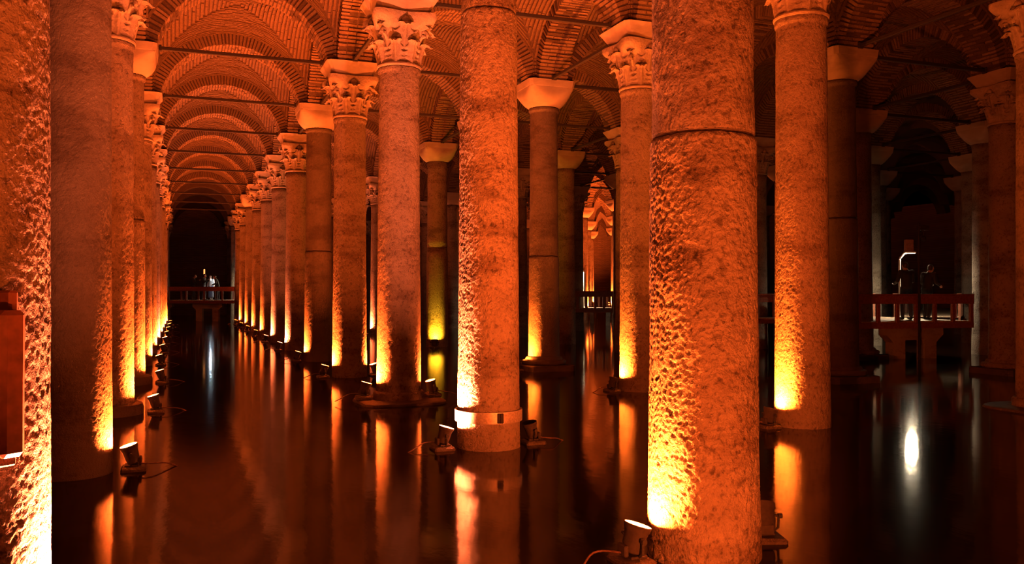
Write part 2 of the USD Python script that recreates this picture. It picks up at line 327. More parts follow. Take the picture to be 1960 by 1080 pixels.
def leaf_mesh(h, w, r0, curl, slope, seed):
    nu, nvv = 13, 21; u = np.linspace(-1, 1, nu); v = np.linspace(0, 1, nvv); Uu, Vv = np.meshgrid(u, v, indexing='xy')
    t = np.clip(Vv/.72, 0, 1); k = np.clip((Vv-.72)/.28, 0, 1)*PI*.85
    r = r0+.012+slope*t**2+curl*(1-np.cos(k)); z = h*.86*t+curl*1.15*np.sin(k)
    ww = w*(.82+.30*np.sin(PI*np.clip(Vv*1.05, 0, 1)))*(1-.45*np.clip((Vv-.72)/.28, 0, 1)**2)
    lob = 1+.26*np.cos(Vv*PI*2*4.5)*np.abs(Uu)**1.5
    y = Uu*ww*lob
    r = r-.075*(Uu**2)*(1-.5*Vv)+.018*np.exp(-(Uu/.16)**2)+.012*np.cos(Uu*PI*2.5)*np.clip(Vv*2, 0, 1)
    F = np.stack([r, y, z], -1); N = np.stack([np.ones_like(r)*.02, 0*r, 0*r], -1)
    vtx = np.vstack([F.reshape(-1, 3), (F-N).reshape(-1, 3)]); f = grid_faces(nvv, nu, False); n = nu*nvv
    rim = list(range(nu))+[i*nu+nu-1 for i in range(1, nvv)]+[(nvv-1)*nu+j for j in range(nu-2, -1, -1)]+[i*nu for i in range(nvv-2, 0, -1)]
    q = np.array([[a, b, b+n, a+n] for a, b in zip(rim, rim[1:]+rim[:1])])
    return vtx, np.vstack([f[:, ::-1], f+n, q[:, [0, 1, 2]], q[:, [0, 2, 3]]])
def superloft(levels, seg=48):
    """levels: (half size, exponent, z): circle (2) to square (large)"""
    a = (np.arange(seg)+.5)*2*PI/seg; v = []
    for r, e, z in levels:
        k = (np.abs(np.cos(a))**e+np.abs(np.sin(a))**e)**(-1/e); v.append(np.stack([r*k*np.cos(a), r*k*np.sin(a), np.full(seg, z)], -1))
    n = len(v)*seg; v = np.vstack([np.concatenate(v), [[0, 0, levels[0][2]], [0, 0, levels[-1][2]]]]); j = np.arange(seg); j2 = (j+1) % seg
    f = np.vstack([grid_faces(len(levels), seg, True), np.stack([np.full(seg, n), j2, j], 1), np.stack([np.full(seg, n+1), (len(levels)-1)*seg+j, (len(levels)-1)*seg+j2], 1)])
    return v, f
def abacus_mesh():
    """four-sided slab with hollowed sides, its lower edge scalloped"""
    seg = 96; a = (np.arange(seg)+.5)*2*PI/seg; v = []
    for s, z, dz in ((.40, 0, 0), (.46, .04, .05), (.53, .10, .035), (.555, .17, 0), (.57, .20, 0), (.57, .27, .0)):
        k = (np.abs(np.cos(a))**9+np.abs(np.sin(a))**9)**(-1/9); hollow = 1-.13*np.cos(2*a)**2*(np.abs(np.cos(2*a)) > 0)*(1 if s > .5 else .5)
        v.append(np.stack([s*k*hollow*np.cos(a), s*k*hollow*np.sin(a), z+dz*np.cos(8*a)], -1))
    n = len(v)*seg; L = len(v); v = np.vstack([np.concatenate(v), [[0, 0, 0], [0, 0, .27]]]); j = np.arange(seg); j2 = (j+1) % seg
    return v, np.vstack([grid_faces(L, seg, True), np.stack([np.full(seg, n), j2, j], 1), np.stack([np.full(seg, n+1), (L-1)*seg+j, (L-1)*seg+j2], 1)])
LEAF_LO = leaf_mesh(.31, .120, .36, .085, .045, 1); LEAF_HI = leaf_mesh(.33, .145, .375, .10, .07, 2)
BELL = lathe([(.35, -.02), (.385, 0), (.395, .025), (.385, .05), (.345, .06), (.345, .30), (.37, .45), (.42, .62), (.44, .66)], 40)
ABACUS = abacus_mesh()
def rot(v, a):
    c, s = math.cos(a), math.sin(a); v = np.asarray(v, float); return np.stack([v[:, 0]*c-v[:, 1]*s, v[:, 0]*s+v[:, 1]*c, v[:, 2]], -1)
def volute(a):
    th = np.linspace(0, 2.2*PI, 26); r = .075*(1-th/(2.9*PI)); p = np.stack([.50+r*np.cos(th-.5), 0*th, .545+r*np.sin(th-.5)], -1)
    stem = np.array([[.36, 0, .33], [.40, 0, .43], [.48, 0, .55]]); m = tube(np.vstack([stem, p]), np.r_[[.03]*3, np.linspace(.034, .018, 26)], 7)
    return trimesh.Trimesh(rot(m.vertices, a), m.faces, process=False)
SQUARE_IMPOST = superloft([(.44, 14, 0), (.455, 14, .02), (.47, 12, .08), (.52, 12, .16), (.57, 12, .24), (.60, 14, .285), (.605, 14, .30)], 48)
CUSHION = superloft([(.355, 2, -.02), (.365, 2, 0), (.38, 2, .012), (.425, 2.05, .04), (.475, 2.15, .085), (.515, 2.35, .14), (.545, 2.7, .20), (.562, 3.4, .26), (.568, 5, .32), (.570, 8, .37), (.572, 14, .41), (.575, 16, .44)], 64)
PLAIN_IMPOST = superloft([(.575, 16, 0), (.585, 16, .02), (.60, 16, .13), (.605, 16, .165)], 48)
first_cap = {}
def capital(par, kind, rz, z):
    c = xf('capital', par, (0, 0, z), rz)
    if kind in first_cap:
        c.GetReferences().AddInternalReference(first_cap[kind]); c.SetInstanceable(True); return
    first_cap[kind] = c.GetPath()
    if kind == 'carved':
        obj('bell', BELL, 'carved', c, smooth=35)
        for i in range(8): obj('acanthus_leaf', (rot(LEAF_LO[0]+[0, 0, .055], i*PI/4+PI/8), LEAF_LO[1]), 'carved', c, smooth=50)
        for i in range(8): obj('acanthus_leaf', (rot(LEAF_HI[0]+[0, 0, .30], i*PI/4), LEAF_HI[1]), 'carved', c, smooth=50)
        for i in range(4): obj('volute', volute(i*PI/2+PI/4), 'carved', c, smooth=60)
        for i in range(4):
            m = trimesh.creation.icosphere(2, .07); m.apply_scale([.7, 1, 1.15]); m.apply_translation([.50, 0, .74]); obj('rosette', (rot(m.vertices+.010*(noise(m.vertices*45, 3)-.5)[:, None], i*PI/2), m.faces), 'carved', c, smooth=60)
        obj('abacus', (ABACUS[0]+[0, 0, .62], ABACUS[1]), 'carved', c, smooth=35)
    else: obj('cushion', CUSHION, 'cap_plain', c, smooth=45)
CARVED_TOP, PLAIN_TOP = 5.83, 6.42
DEF = {}
def col_label(n, k): return DEF.get((n, k), {})
# per-column traits: c carved / p plain capital; j joint heights; b base kind
T = {(0, 0): dict(c='c', j=[3.06], rough=1.3, m='marble_rough', name='thick pitted stone column nearest the camera with a dark open joint high up'),
     (0, 1): dict(c='c', j=[5.40], strap=.40, m='marble_rough', rough=1.2, name='stone column with a metal strap round its foot and white glare down its left'),
     (0, 2): dict(c='c', b='slab', name='stone column with leafy carved capital and a lit floodlight on both sides of its foot'),
     (0, 3): dict(c='c', name='stone column with carved capital half hidden behind the column lit on both sides'),
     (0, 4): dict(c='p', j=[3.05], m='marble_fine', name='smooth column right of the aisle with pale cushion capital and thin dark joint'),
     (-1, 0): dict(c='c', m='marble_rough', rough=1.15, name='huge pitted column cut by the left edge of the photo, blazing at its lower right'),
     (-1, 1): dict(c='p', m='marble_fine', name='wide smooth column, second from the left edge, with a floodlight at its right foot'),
     (-1, 2): dict(c='c', b='step', name='column on the left of the aisle with carved leafy capital near the top edge'),
     (-1, 3): dict(c='p', j=[3.43], b='step', name='column on the left of the aisle under a pale cushion capital with a broken joint'),
     (1, 1): dict(c='c', name='tall column right of the thickest one with its carved capital at the top edge'),
     (1, 2): dict(c='c', name='column with carved capital peeping out left behind the thickest column'),
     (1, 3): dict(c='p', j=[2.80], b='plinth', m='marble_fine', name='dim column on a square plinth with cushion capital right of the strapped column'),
     (1, 4): dict(c='p', name='column hidden behind the strapped column with only its capital corner showing'),
     (1, 5): dict(c='p', j=[3.45], name='dim column with a greenish yellow patch of light low on its side'),
     (1, 7): dict(c='c', name='thin far column seen in the narrow gap left of the column lit on both sides'),
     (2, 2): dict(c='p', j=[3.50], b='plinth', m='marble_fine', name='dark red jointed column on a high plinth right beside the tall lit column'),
     (2, 1): dict(c='c', b='slab', name='shadowed column cut by the right edge of the photo on a broad low slab'),
     (3, 2): dict(c='c', b='plinth', name='shadowed column with dark carved capital near the right edge'),
     (3, 3): dict(c='p', b='plinth', name='dim brown column left of the lamplit walkway on the right'),
     (4, 4): dict(c='p', name='column whitened by a lamp at the left end of the right-hand walkway'),
     (5, 5): dict(c='p', name='column with pale capital just behind the lamp-whitened column'),
     (5, 4): dict(c='p', name='dim column rising behind the right end of the right-hand walkway')}
ordn = ['first', 'second', 'third', 'fourth', 'fifth', 'sixth', 'seventh', 'eighth', 'ninth', 'tenth', 'eleventh', 'twelfth', 'thirteenth', 'fourteenth', 'fifteenth']
far_proto = {}
def column(n, k):
    t = T.get((n, k), {}); p = pos(n, k)+np.array([NX.get((n, k), 0), 0]); dcam = math.hypot(*p)
    kind = t.get('c', ('p' if k in (9, 12) else 'c') if n < 1 else 'p' if (n >= 4 or (n*7+k*5) % 3 == 0) else 'c'); grp = None
    name = t.get('name')
    if name is None:
        if n in (-1, 0) and 0 <= k <= 10:
            name = f"{ordn[k]} column from the camera along the {'left' if n < 0 else 'right'} side of the aisle, lit below"
        elif n in (-1, 0): name, grp = 'unlit column at the dark far end of the vaulted aisle', 'unlit columns at the end of the aisle'
        elif k < 0 or (n > 0 and k == 0): name, grp = 'stone column standing beside the camera outside the photo', 'columns outside the photo'
        elif n <= 2: name, grp = 'far shadowed column deep in the middle of the hall behind the front columns', 'shadowed columns in the middle of the hall'
        else: name, grp = 'far shadowed column deep in the right-hand part of the hall', 'shadowed columns on the right'
    c = thing('stone_column', name, 'column', (p[0], p[1], 0), 0, grp)
    top = CARVED_TOP if kind == 'c' else PLAIN_TOP
    R1 = .40 if (n, k) == (0, 0) else .385; seed = (n+3)*31+k+5; m = t.get('m', 'marble')
    near = (n, k) in ((0, 0), (0, 1), (-1, 0), (-1, 1), (1, 1)); mid = dcam < 27 and n < 3
    if k < 0 or (n > 0 and k == 0): mid = False
    seg, dz = ((256, .0105) if (n, k) == (0, 0) else (192, .0145)) if near else (104, .028) if mid else (32, .2)
    cuts = [-.8]+t.get('j', [])+[top]; rf = lambda z: R1+.012*math.exp(-max(z, 0)/.5)-.035*max(z, 0)/6
    if near: cuts[0] = -.25
    for i, (a, b) in enumerate(zip(cuts[:-1], cuts[1:])):
        off = -.012 if i else 0.0; b2 = b-.012 if b != top else b
        prof = [(rf(z)+off, z) for z in np.linspace(a, b2, 12)]
        if b == top: prof = [q for q in prof if q[1] < top-.12]+[(rf(top)+off, top-.115), (rf(top)+off+.004, top-.1), (rf(top)+.02, top-.085), (rf(top)+.024, top-.05), (rf(top)+.02, top)]
        nz = max(8, int((b2-a)/(dz if i == 0 or (n, k) != (0, 0) else .02))); amp = .0085*t.get('rough', .8 if m == 'marble_fine' else 1.0)
        obj('shaft' if len(cuts) == 2 else 'shaft_drum', shaft_mesh(prof, seg, nz, seed+i, amp, seamtop=b != top), m, c, smooth=True)
        if b != top: obj('joint_bed', lathe([(rf(b)-.04, b-.05), (rf(b)-.03, b), (rf(b)-.04, b+.03)], 32), 'mortar', c, label='dark recessed joint between two drums')
    capital(c, 'carved' if kind == 'c' else 'plain', 0, top)
    if kind == 'c': obj('impost_block', (SQUARE_IMPOST[0]+[0, 0, top+.89], SQUARE_IMPOST[1]), 'cap_plain', c, smooth=30)
    else: obj('impost_block', (PLAIN_IMPOST[0]+[0, 0, top+.44], PLAIN_IMPOST[1]), 'cap_plain', c, smooth=30)
    b = t.get('b')
    if b == 'slab':
        v, f = superloft([(.74, 4, -.12), (.76, 4, .0), (.74, 4, .035), (.70, 4, .05)], 40); v[:, :2] *= (1+.10*(noise(v*3.3+seed, 2)-.5))[:, None]
        obj('base_slab', (v, f), 'slab', c, smooth=30); obj('base_drum', lathe([(.44, -.1), (.445, .03), (.445, .16), (.425, .185), (.41, .19)], 48), m, c, smooth=40)
    elif b == 'plinth':
        obj('plinth', (superloft([(.60, 16, -.2), (.60, 16, .12), (.58, 16, .14)], 48)), 'slab', c, smooth=25)
        obj('base_torus', lathe([(.46, .13)]+[(.50+.05*math.sin(a), .20-.06*math.cos(a)) for a in np.linspace(0, PI, 8)]+[(.46, .27), (.45, .30), (.42, .33)], 48), m, c, smooth=45)
    elif b == 'step':
        obj('base_drum', lathe([(.52, -.2), (.53, .1), (.51, .16), (.46, .18)], 40), 'slab', c, smooth=40)
    if t.get('strap'):
        z = t['strap']; obj('metal_strap', lathe([(.395, z-.07), (.418, z-.07), (.420, z-.065), (.420, z+.065), (.418, z+.07), (.395, z+.07)], 64, cap=False), 'strap', c, smooth=30, label='flat metal band clamped around the shaft')
        ang = math.atan2(-.80, -.20)+.25
        bk = cat(rbox(.03, .075, .12, (.425, 0, z), .006), *[trimesh.creation.cylinder(.012, .05, sections=8, transform=trimesh.transformations.translation_matrix((.445, 0, z+q))) for q in (-.03, .03)])
        obj('strap_buckle', (rot(bk.vertices, ang), bk.faces), 'iron', c, label='dark bolted buckle of the strap')
    return c
for n in range(-1, 7):
    for k in range(-1, KMAX):
        if k < 0 and n > 1: continue
        column(n, k)
# ------------------------------------------------------------------ iron tie rods between the columns at the springing of the arches
SHORT = {(0, 0): 'the thickest column', (0, 1): 'the strapped column', (0, 2): 'the twin-lit column', (0, 3): 'the half-hidden carved column', (0, 4): 'the smooth jointed column', (1, 1): 'the tall right column',
         (1, 2): 'the column behind the thickest', (1, 3): 'the plinth column', (1, 4): 'the hidden capital', (1, 5): 'the green-lit column', (2, 2): 'the dark jointed column', (2, 1): 'the right-edge column',
         (3, 2): 'the dark carved column', (3, 3): 'the dim brown column', (4, 4): 'the lamp-whitened column', (5, 4): 'the column behind the right walkway'}
def rod(n, k, along, force=False):
    p, q = pos(n, k), pos(n, k+1) if along else pos(n+1, k); c = (p+q)/2; L = np.linalg.norm(q-p)-1.24
    pts = np.array([[*(p+(q-p)*f), 7.06] for f in np.linspace(.14, .86, 40)]); px_, py_, d_ = project(pts)
    vis = (d_ > 1) & (px_ > 0) & (px_ < 1960) & (py_ > 0) & ~hidden(pts)
    if not force and vis.mean() < .2: return None
    if n == -1: lab = f'{ordn[k-3]} iron tie rod in view across the vaulted aisle, counting away from the camera' if k > 2 else 'iron tie rod across the aisle just above the photo'
    else:
        a, b = SHORT.get((n, k), 'a far shadowed column'), SHORT.get((n, k+1) if along else (n+1, k), 'a far shadowed column')
        lab = f'iron tie rod from {a} to {b}' if a != b else f'dark iron tie rod joining two far columns, running {"lengthwise" if along else "crosswise"}'
    rods.append((lab, n, k, along, c, L)); return lab
rods = []
for k in range(2, 12): rod(-1, k, False, True)
for n in range(0, 6):
    for k in range(0, 8): rod(n, k, False); rod(n, k, True)
for lab, n, k, along, c, L in rods:
    t = thing('tie_rod', lab, 'tie rod', (c[0], c[1], 7.06), 0, lab+' (alike)' if sum(r[0] == lab for r in rods) > 1 else None)
    b = rbox(L, .075, .075, (0, 0, 0), .01); b.vertices[:, 2] -= .03*(1-(b.vertices[:, 0]/(L/2))**2)
    for nm, m in [('bar', b)]+[('end_plate', rbox(.05, .13, .13, (s_*(L/2-.03), 0, 0), .012)) for s_ in (-1, 1)]:
        v = np.asarray(m.vertices); v = np.stack([-v[:, 1], v[:, 0], v[:, 2]], -1) if along else v
        obj(nm, (v, m.faces), 'iron', t)
# ------------------------------------------------------------------ floodlights
HOUSING = lathe([(.055, .0), (.075, .01), (.085, .06), (.092, .15), (.105, .17), (.110, .20), (.104, .203), (.099, .19), (.094, .14)], 24, cap=False)
HBACK = lathe([(.0, .002), (.056, .0)], 24, cap=False)
def tilt(v, a, piv): # lean towards +x
    v = np.asarray(v, float)-piv; c, s = math.cos(a), math.sin(a); return np.stack([v[:, 0]*c+v[:, 2]*s, v[:, 1], -v[:, 0]*s+v[:, 2]*c], -1)+piv
def floodlight(n, k, ang, label, col='orange', dist=.575, group=None, tl=.28, z0=0.0, power=1.0, aim=None, th=.14):
    """stands beside column (n, k) on its side at angle ang and shines up along the shaft"""
    p = pos(n, k)+np.array([NX.get((n, k), 0), 0])+dist*np.array([math.cos(ang), math.sin(ang)])
    t = thing('floodlight', label, 'floodlight', (p[0], p[1], z0), ang+PI if aim is None else aim, group)
    piv = np.array([0, 0, .16]); r = random.Random(n*100+k*7+int(ang*10))
    bl = rbox(.26, .30, th, (-.02, 0, .045-th/2), .02); bl.vertices += .02*(noise(bl.vertices*9+n*3+k, 4)-.5)[:, None]
    obj('stone_block', bl, 'slab', t); obj('base_plate', rbox(.13, .16, .02, (0, 0, .055), .004), 'housing', t)
    hs = cat(HOUSING, HBACK, ); hs.apply_scale([.85, 1.12, 1]); v = tilt(hs.vertices+[0, 0, .07], tl, piv)
    obj('housing', (v, hs.faces), 'housing', t, smooth=40)
    ln = lathe([(.0, .157), (.095, .157)], 24, cap=False); ln.apply_scale([.85, 1.12, 1])
    obj('lens', (tilt(ln.vertices+[0, 0, .07], tl, piv), ln.faces), lens(col, power), t, label='glowing front glass' if power else 'dark unlit front glass')
    for s in (-1, 1): obj('bracket', tube([(0, s*.08, .06), (0, s*.125, .09), (0, s*.128, .17), (0, s*.10, .19)], .011, 6), 'black', t)
    for s in (-1, 1): obj('knob', trimesh.creation.cylinder(.02, .03, sections=10, transform=trimesh.transformations.translation_matrix((0, s*.14, .18))@trimesh.transformations.rotation_matrix(PI/2, [1, 0, 0])), 'black', t)
    fins = [rbox(.012, .15, .10, (-.082+.0*i, 0, .13), .003) for i in range(1)]
    obj('gear_box', rbox(.035, .12, .08, (-.088, 0, .10), .008), 'housing', t)
    s = np.linspace(0, 1, 14)
    if aim is None: obj('cable', tube(np.stack([-.10-.42*s, .10*np.sin(s*5+r.random())+.05*s, .08+.03*np.sin(s*PI)-.11*s], -1), .008, 6), 'cable', t, smooth=True)
    return t
LEFT, RIGHT = PI, 0.0
name_of = lambda n, k: T[(n, k)]['name'] if (n, k) in T else None
floodlight(0, 0, LEFT, 'large lit floodlight with a cable at the left foot of the nearest thick column', power=1.15)
floodlight(0, 0, RIGHT+.25, 'floodlight half hidden behind the right edge of the nearest thick column', tl=.68, power=1.15, aim=math.radians(72), dist=.66)
floodlight(0, 1, LEFT, 'white glowing floodlight at the left foot of the strapped column', 'pink', power=2.7)
floodlight(0, 1, RIGHT, 'dark unlit floodlight at the right foot of the strapped column', power=0)
floodlight(0, 2, LEFT, 'floodlight on the left of the twin-lit column with base slab', 'orange', z0=.078, th=.07, dist=.60)
floodlight(0, 2, RIGHT, 'floodlight on the right of the twin-lit column with base slab', 'orange', power=.45, z0=.078, th=.07, dist=.60)
floodlight(0, 3, LEFT, 'floodlight at the left foot of the carved column behind the twin-lit one', 'orange')
floodlight(0, 3, RIGHT, 'floodlight at the right foot of the carved column behind the twin-lit one')
floodlight(0, 4, LEFT, 'floodlight at the left foot of the jointed column with cushion capital', 'orange')
for k in range(5, 11): floodlight(0, k, LEFT, f'small floodlight of the {ordn[k]} column along the right side of the aisle', 'pink' if k in (5, 6) else 'orange')
floodlight(-1, 0, RIGHT, 'floodlight just below the frame at the foot of the huge left-edge column', 'pink', power=1.5)
floodlight(-1, 1, RIGHT, 'floodlight on a stone block at the foot of the wide smooth left column', 'orange')
floodlight(-1, 2, RIGHT, 'floodlight of the left column with a carved capital at the top edge', 'orange', dist=.69)
floodlight(-1, 3, RIGHT, 'floodlight at the right foot of the left aisle column with broken joint', 'orange', dist=.69)
for k in range(4, 11): floodlight(-1, k, RIGHT, f'small floodlight of the {ordn[k]} column along the left side of the aisle', 'pink' if k == 6 else 'orange')
floodlight(1, 1, LEFT, 'floodlight at the left foot of the tall column right of the thickest one', 'amber')
floodlight(1, 2, LEFT, 'floodlight at the foot of the column peeping out left behind the thickest one', 'amber', power=.8)
floodlight(1, 3, LEFT, 'floodlight behind the right edge of the strapped column, lighting the plinth column', 'amber', dist=.70)
floodlight(1, 5, -2.0, 'floodlight throwing a greenish yellow patch low on a dim column', 'green', power=.22)
floodlight(1, 7, LEFT, 'tiny floodlight at the foot of the far column in the narrow gap', 'pink')
floodlight(0, 0, math.atan2(-2.9, -.9), 'floodlight below the photo, shining onto the front of the thickest column', dist=3.05, tl=1.15, power=.30)
for n, k, a, w in ((4, 9, -.5, 'right side of the nearest left-hand column in'), (5, 11, -.5, 'foot of the second left-hand column in'), (4, 8, 2.6, 'left side of the nearest right-hand column in'), (5, 10, 2.6, 'foot of the second right-hand column in'), (6, 12, 2.6, 'foot of the third right-hand column in'), (6, 13, -.5, 'foot of the third left-hand column in')):
    floodlight(n, k, a, f'tiny lamp at the {w} the bright gap', power=3.0, z0=.75, th=.9)
for n, k, a in ((0, -1, LEFT), (0, -1, RIGHT), (-1, -1, RIGHT)):
    floodlight(n, k, a, 'floodlight at a column beside the camera outside the photo', group='floodlights outside the photo', power=1.5 if n < 0 else .5, tl=0.0)
# ------------------------------------------------------------------ walkways
def walkway(name, label, a, b, depth, z_deck, h_rail, post_step, piers, plank=.16, cat_='walkway'):
    """deck from a to b (ground points); its railing stands on the near edge a-b, the far railing depth metres behind"""
    a, b = np.asarray(a[:2], float), np.asarray(b[:2], float); L = np.linalg.norm(b-a); ang = math.atan2(*(b-a)[::-1])
    t = thing(name, label, cat_, (a[0], a[1], 0), ang)
    nb = int(L/plank)
    if nb <= 60:
        for i in range(nb): obj('plank', rbox(plank-.012, depth, .04, ((i+.5)*plank, depth/2, z_deck-.02+rng.normal(0, .002)), .004), 'deckwood', t)
    else: obj('deck', rbox(L, depth, .05, (L/2, depth/2, z_deck-.025)), 'deckwood', t)
    for s, y in enumerate((0.0, depth)):
        obj('fascia_beam', rbox(L, .08, .17, (L/2, y, z_deck-.12), .008), 'redwood', t)
        obj('rail_board', rbox(L, .05, .24, (L/2, y-.035*(1-2*s), z_deck+h_rail-.16), .008), 'redwood', t)
        obj('hand_rail', rbox(L, .16, .045, (L/2, y, z_deck+h_rail-.02), .012), 'redwood', t)
        for x in np.arange(.1, L, post_step): obj('post', rbox(.11, .09, h_rail+.05, (x, y, z_deck+h_rail/2-.05), .01), 'redwood', t)
    for x in piers:
        outer = np.array([(-.95, z_deck-.22), (.95, z_deck-.22), (.95, z_deck-.40), (.72, z_deck-.62), (.72, -.5), (.33, -.5), (.33, z_deck-.55), (-.33, z_deck-.55), (-.33, -.5), (-.72, -.5), (-.72, z_deck-.62), (-.95, z_deck-.40)])
        from shapely.geometry import Polygon
        m = trimesh.creation.extrude_polygon(Polygon(outer), .35, engine='earcut'); v = np.asarray(m.vertices); v = np.stack([v[:, 0]+x, .25+v[:, 2], v[:, 1]], -1)
        obj('support_pier', (v, m.faces), 'concrete', t)
    return t
# right-hand walkway: a crosswise stretch, then one going away at its right end
wr0, wr1 = at(1600, 24.2), at(1862, 25.3)
walkway('walkway', 'wooden walkway on a concrete pier at the right with lit handrail', wr0, wr1, 4.4, 1.08, .77, .62, [1765*0+2.75])
walkway('walkway', 'walkway stretch leading away behind the right end of the lit handrail', at(1836, 29.6), at(1852, 44), 2.0, 1.08, .77, 1.2, [], 1.0)
walkway('walkway', 'distant walkway with handrail crossing the far end of the vaulted aisle', at(250, 55.8), at(520, 55.8), 2.2, 1.36, .86, 1.15, [1.6, 4.8, 7.5])
walkway('walkway', 'distant walkway seen in the gap between the plinth column and thickest column', at(1085, 42.0), at(1200, 42.0), 2.4, 1.12, .82, .42, [])
# corner of the walkway at the left edge of the photo
lp = at(14, 4.42); ang = -math.radians(YAW)-.50
t = thing('railing_post', 'near red-brown railing post and deck edge at the left edge of the photo', 'railing', (lp[0], lp[1], 0), ang)
obj('post', rbox(.14, .13, .74, (0, 0, 1.46), .025), 'redwood', t); obj('rail_board', rbox(.9, .05, .30, (-.47, .05, 1.78), .012), 'redwood', t)
obj('deck_edge', rbox(1.1, .22, .06, (-.54, -.06, 1.07), .01), 'slab', t); obj('support_leg', rbox(.12, .12, 1.3, (-.35, .1, .40), .012), 'concrete', t)
# ------------------------------------------------------------------ gooseneck lamps, camera pole, red post
def gooseneck(label, base, h, ang, boxed=False, group=None):
    t = thing('gooseneck_lamp', label, 'lamp', base, ang, group); s = np.linspace(0, PI/2, 8)
    obj('foot', lathe([(.09, 0), (.09, .02), (.04, .035), (.035, .06)], 16), 'white_metal', t, smooth=40)
    pts = [(0, 0, .03), (0, 0, h*.5), (0, 0, h-.32)]+[(.06*(1-math.cos(a)*1)+.0, 0, h-.32+.22*math.sin(a)) for a in s[1:4]]+[(.16, 0, h-.02), (.24, 0, h)]
    obj('pole', tube(pts, .035, 10), 'white_metal', t, smooth=50)
    obj('lamp_head', rbox(.36, .17, .05, (.33, 0, h+.01), .014), 'white_metal', t)
    if boxed: obj('control_box', rbox(.26, .16, .38, (.30, 0, h+.235), .015), 'redwood', t)
    obj('lamp_glass', rbox(.30, .13, .008, (.33, 0, h-.020), .002), 'lens_white', t, label='glowing underside of the lamp head')
    return t
gl = at(1722, 28.3); gooseneck('gooseneck lamp glowing white over the right-hand walkway', (gl[0], gl[1], 1.08), 2.10, -math.radians(YAW), True)
gl2 = at(1118, 44.3); gooseneck('distant bright gooseneck lamp at the walkway beyond the plinth column', (gl2[0], gl2[1], 1.12), 2.0, PI-math.radians(YAW))
gl3 = at(391, 57.4); t = thing('tube_lamp', 'slim glowing upright tube lamp behind the people at the far end of the aisle', 'lamp', (gl3[0], gl3[1], 1.36))
obj('foot', lathe([(.09, 0), (.09, .02), (.04, .035), (.02, .06)], 16), 'black', t, smooth=40); obj('pole', trimesh.creation.cylinder(.02, 1.5, sections=10, transform=trimesh.transformations.translation_matrix((0, 0, .77))), 'black', t, smooth=40)
M['tube_glow'] = emit('tube_glow', (1.0, .33, .08), 2.2); obj('glowing_tube', trimesh.creation.capsule(.75, .045, transform=trimesh.transformations.translation_matrix((0, 0, 1.62))), 'tube_glow', t, smooth=True, label='orange glowing tube')
gl4 = at(458, 58.4); gooseneck('distant gooseneck lamp mostly hidden behind the last right-hand columns of the aisle', (gl4[0], gl4[1], 1.36), 1.9, -math.radians(YAW))
cp = at(1759, 24.6); t = thing('camera_pole', 'thin dark pole carrying a surveillance camera in front of the right-hand walkway', 'pole', (cp[0], cp[1], 0))
obj('pole', trimesh.creation.cylinder(.035, 4.5, sections=12, transform=trimesh.transformations.translation_matrix((0, 0, 1.6))), 'black', t, smooth=40)
obj('camera_body', rbox(.36, .14, .13, (.16, 0, 3.72), .02), 'housing', t); obj('mount_arm', tube([(0, 0, 3.62), (.08, 0, 3.60), (.14, 0, 3.66)], .02, 6), 'black', t)
obj('dome', trimesh.creation.icosphere(2, .075).apply_translation((.17, 0, 3.42)), 'black', t, smooth=True); obj('dome_stem', trimesh.creation.cylinder(.015, .24, sections=8, transform=trimesh.transformations.translation_matrix((.17, 0, 3.55))), 'black', t)
rp = at(1826, 27.0); t = thing('red_post', 'glossy red post behind the balusters of the right-hand walkway', 'post', (rp[0], rp[1], 1.08))
obj('shaft', lathe([(.07, 0), (.09, .02), (.075, .08), (.07, .55), (.055, .62), (.03, .66)], 16), 'red_plastic', t, smooth=40); obj('foot', lathe([(.12, 0), (.12, .02), (.07, .03)], 16), 'black', t)
# ------------------------------------------------------------------ people
def chain(segs, step=.02, it=6):
    man = None
    for (a, ra), (b, rb) in segs:
        pts = []
        for c, r in ((a, ra), (b, rb)):
            s = trimesh.creation.icosphere(1, 1.0).vertices; rr = np.asarray(r, float)*np.ones(3); pts.append(s*rr+np.asarray(c, float))
        h = m3.Manifold.hull_points(np.vstack(pts)); man = h if man is None else man+h
    mm = man.refine_to_length(step).to_mesh(); tm = trimesh.Trimesh(mm.vert_properties[:, :3], mm.tri_verts, process=True)
    trimesh.smoothing.filter_taubin(tm, iterations=it); return tm
def hand(w, fwd, side):
    """palm, four fingers and thumb at wrist w; fwd and side unit vectors"""
    w, f, s = (np.asarray(x, float) for x in (w, fwd, side)); dn = np.cross(f, s); out = [((w, .026), (w+f*.045, (.034))), ]
    for i, (o, l) in enumerate(((-.03, .065), (-.01, .075), (.01, .07), (.03, .055))):
        a = w+f*.075+s*o; b = a+f*l*.55+dn*.01; c = b+f*l*.35+dn*.03; out += [((w+f*.04+s*o*.6, .013), (a, .010)), ((a, .010), (b, .009)), ((b, .009), (c, .008))]
    th = w+f*.02+s*-.035; out += [((th, .012), (th+f*.035-s*.025, .010)), ((th+f*.035-s*.025, .010), (th+f*.06-s*.02, .009))]
    return out
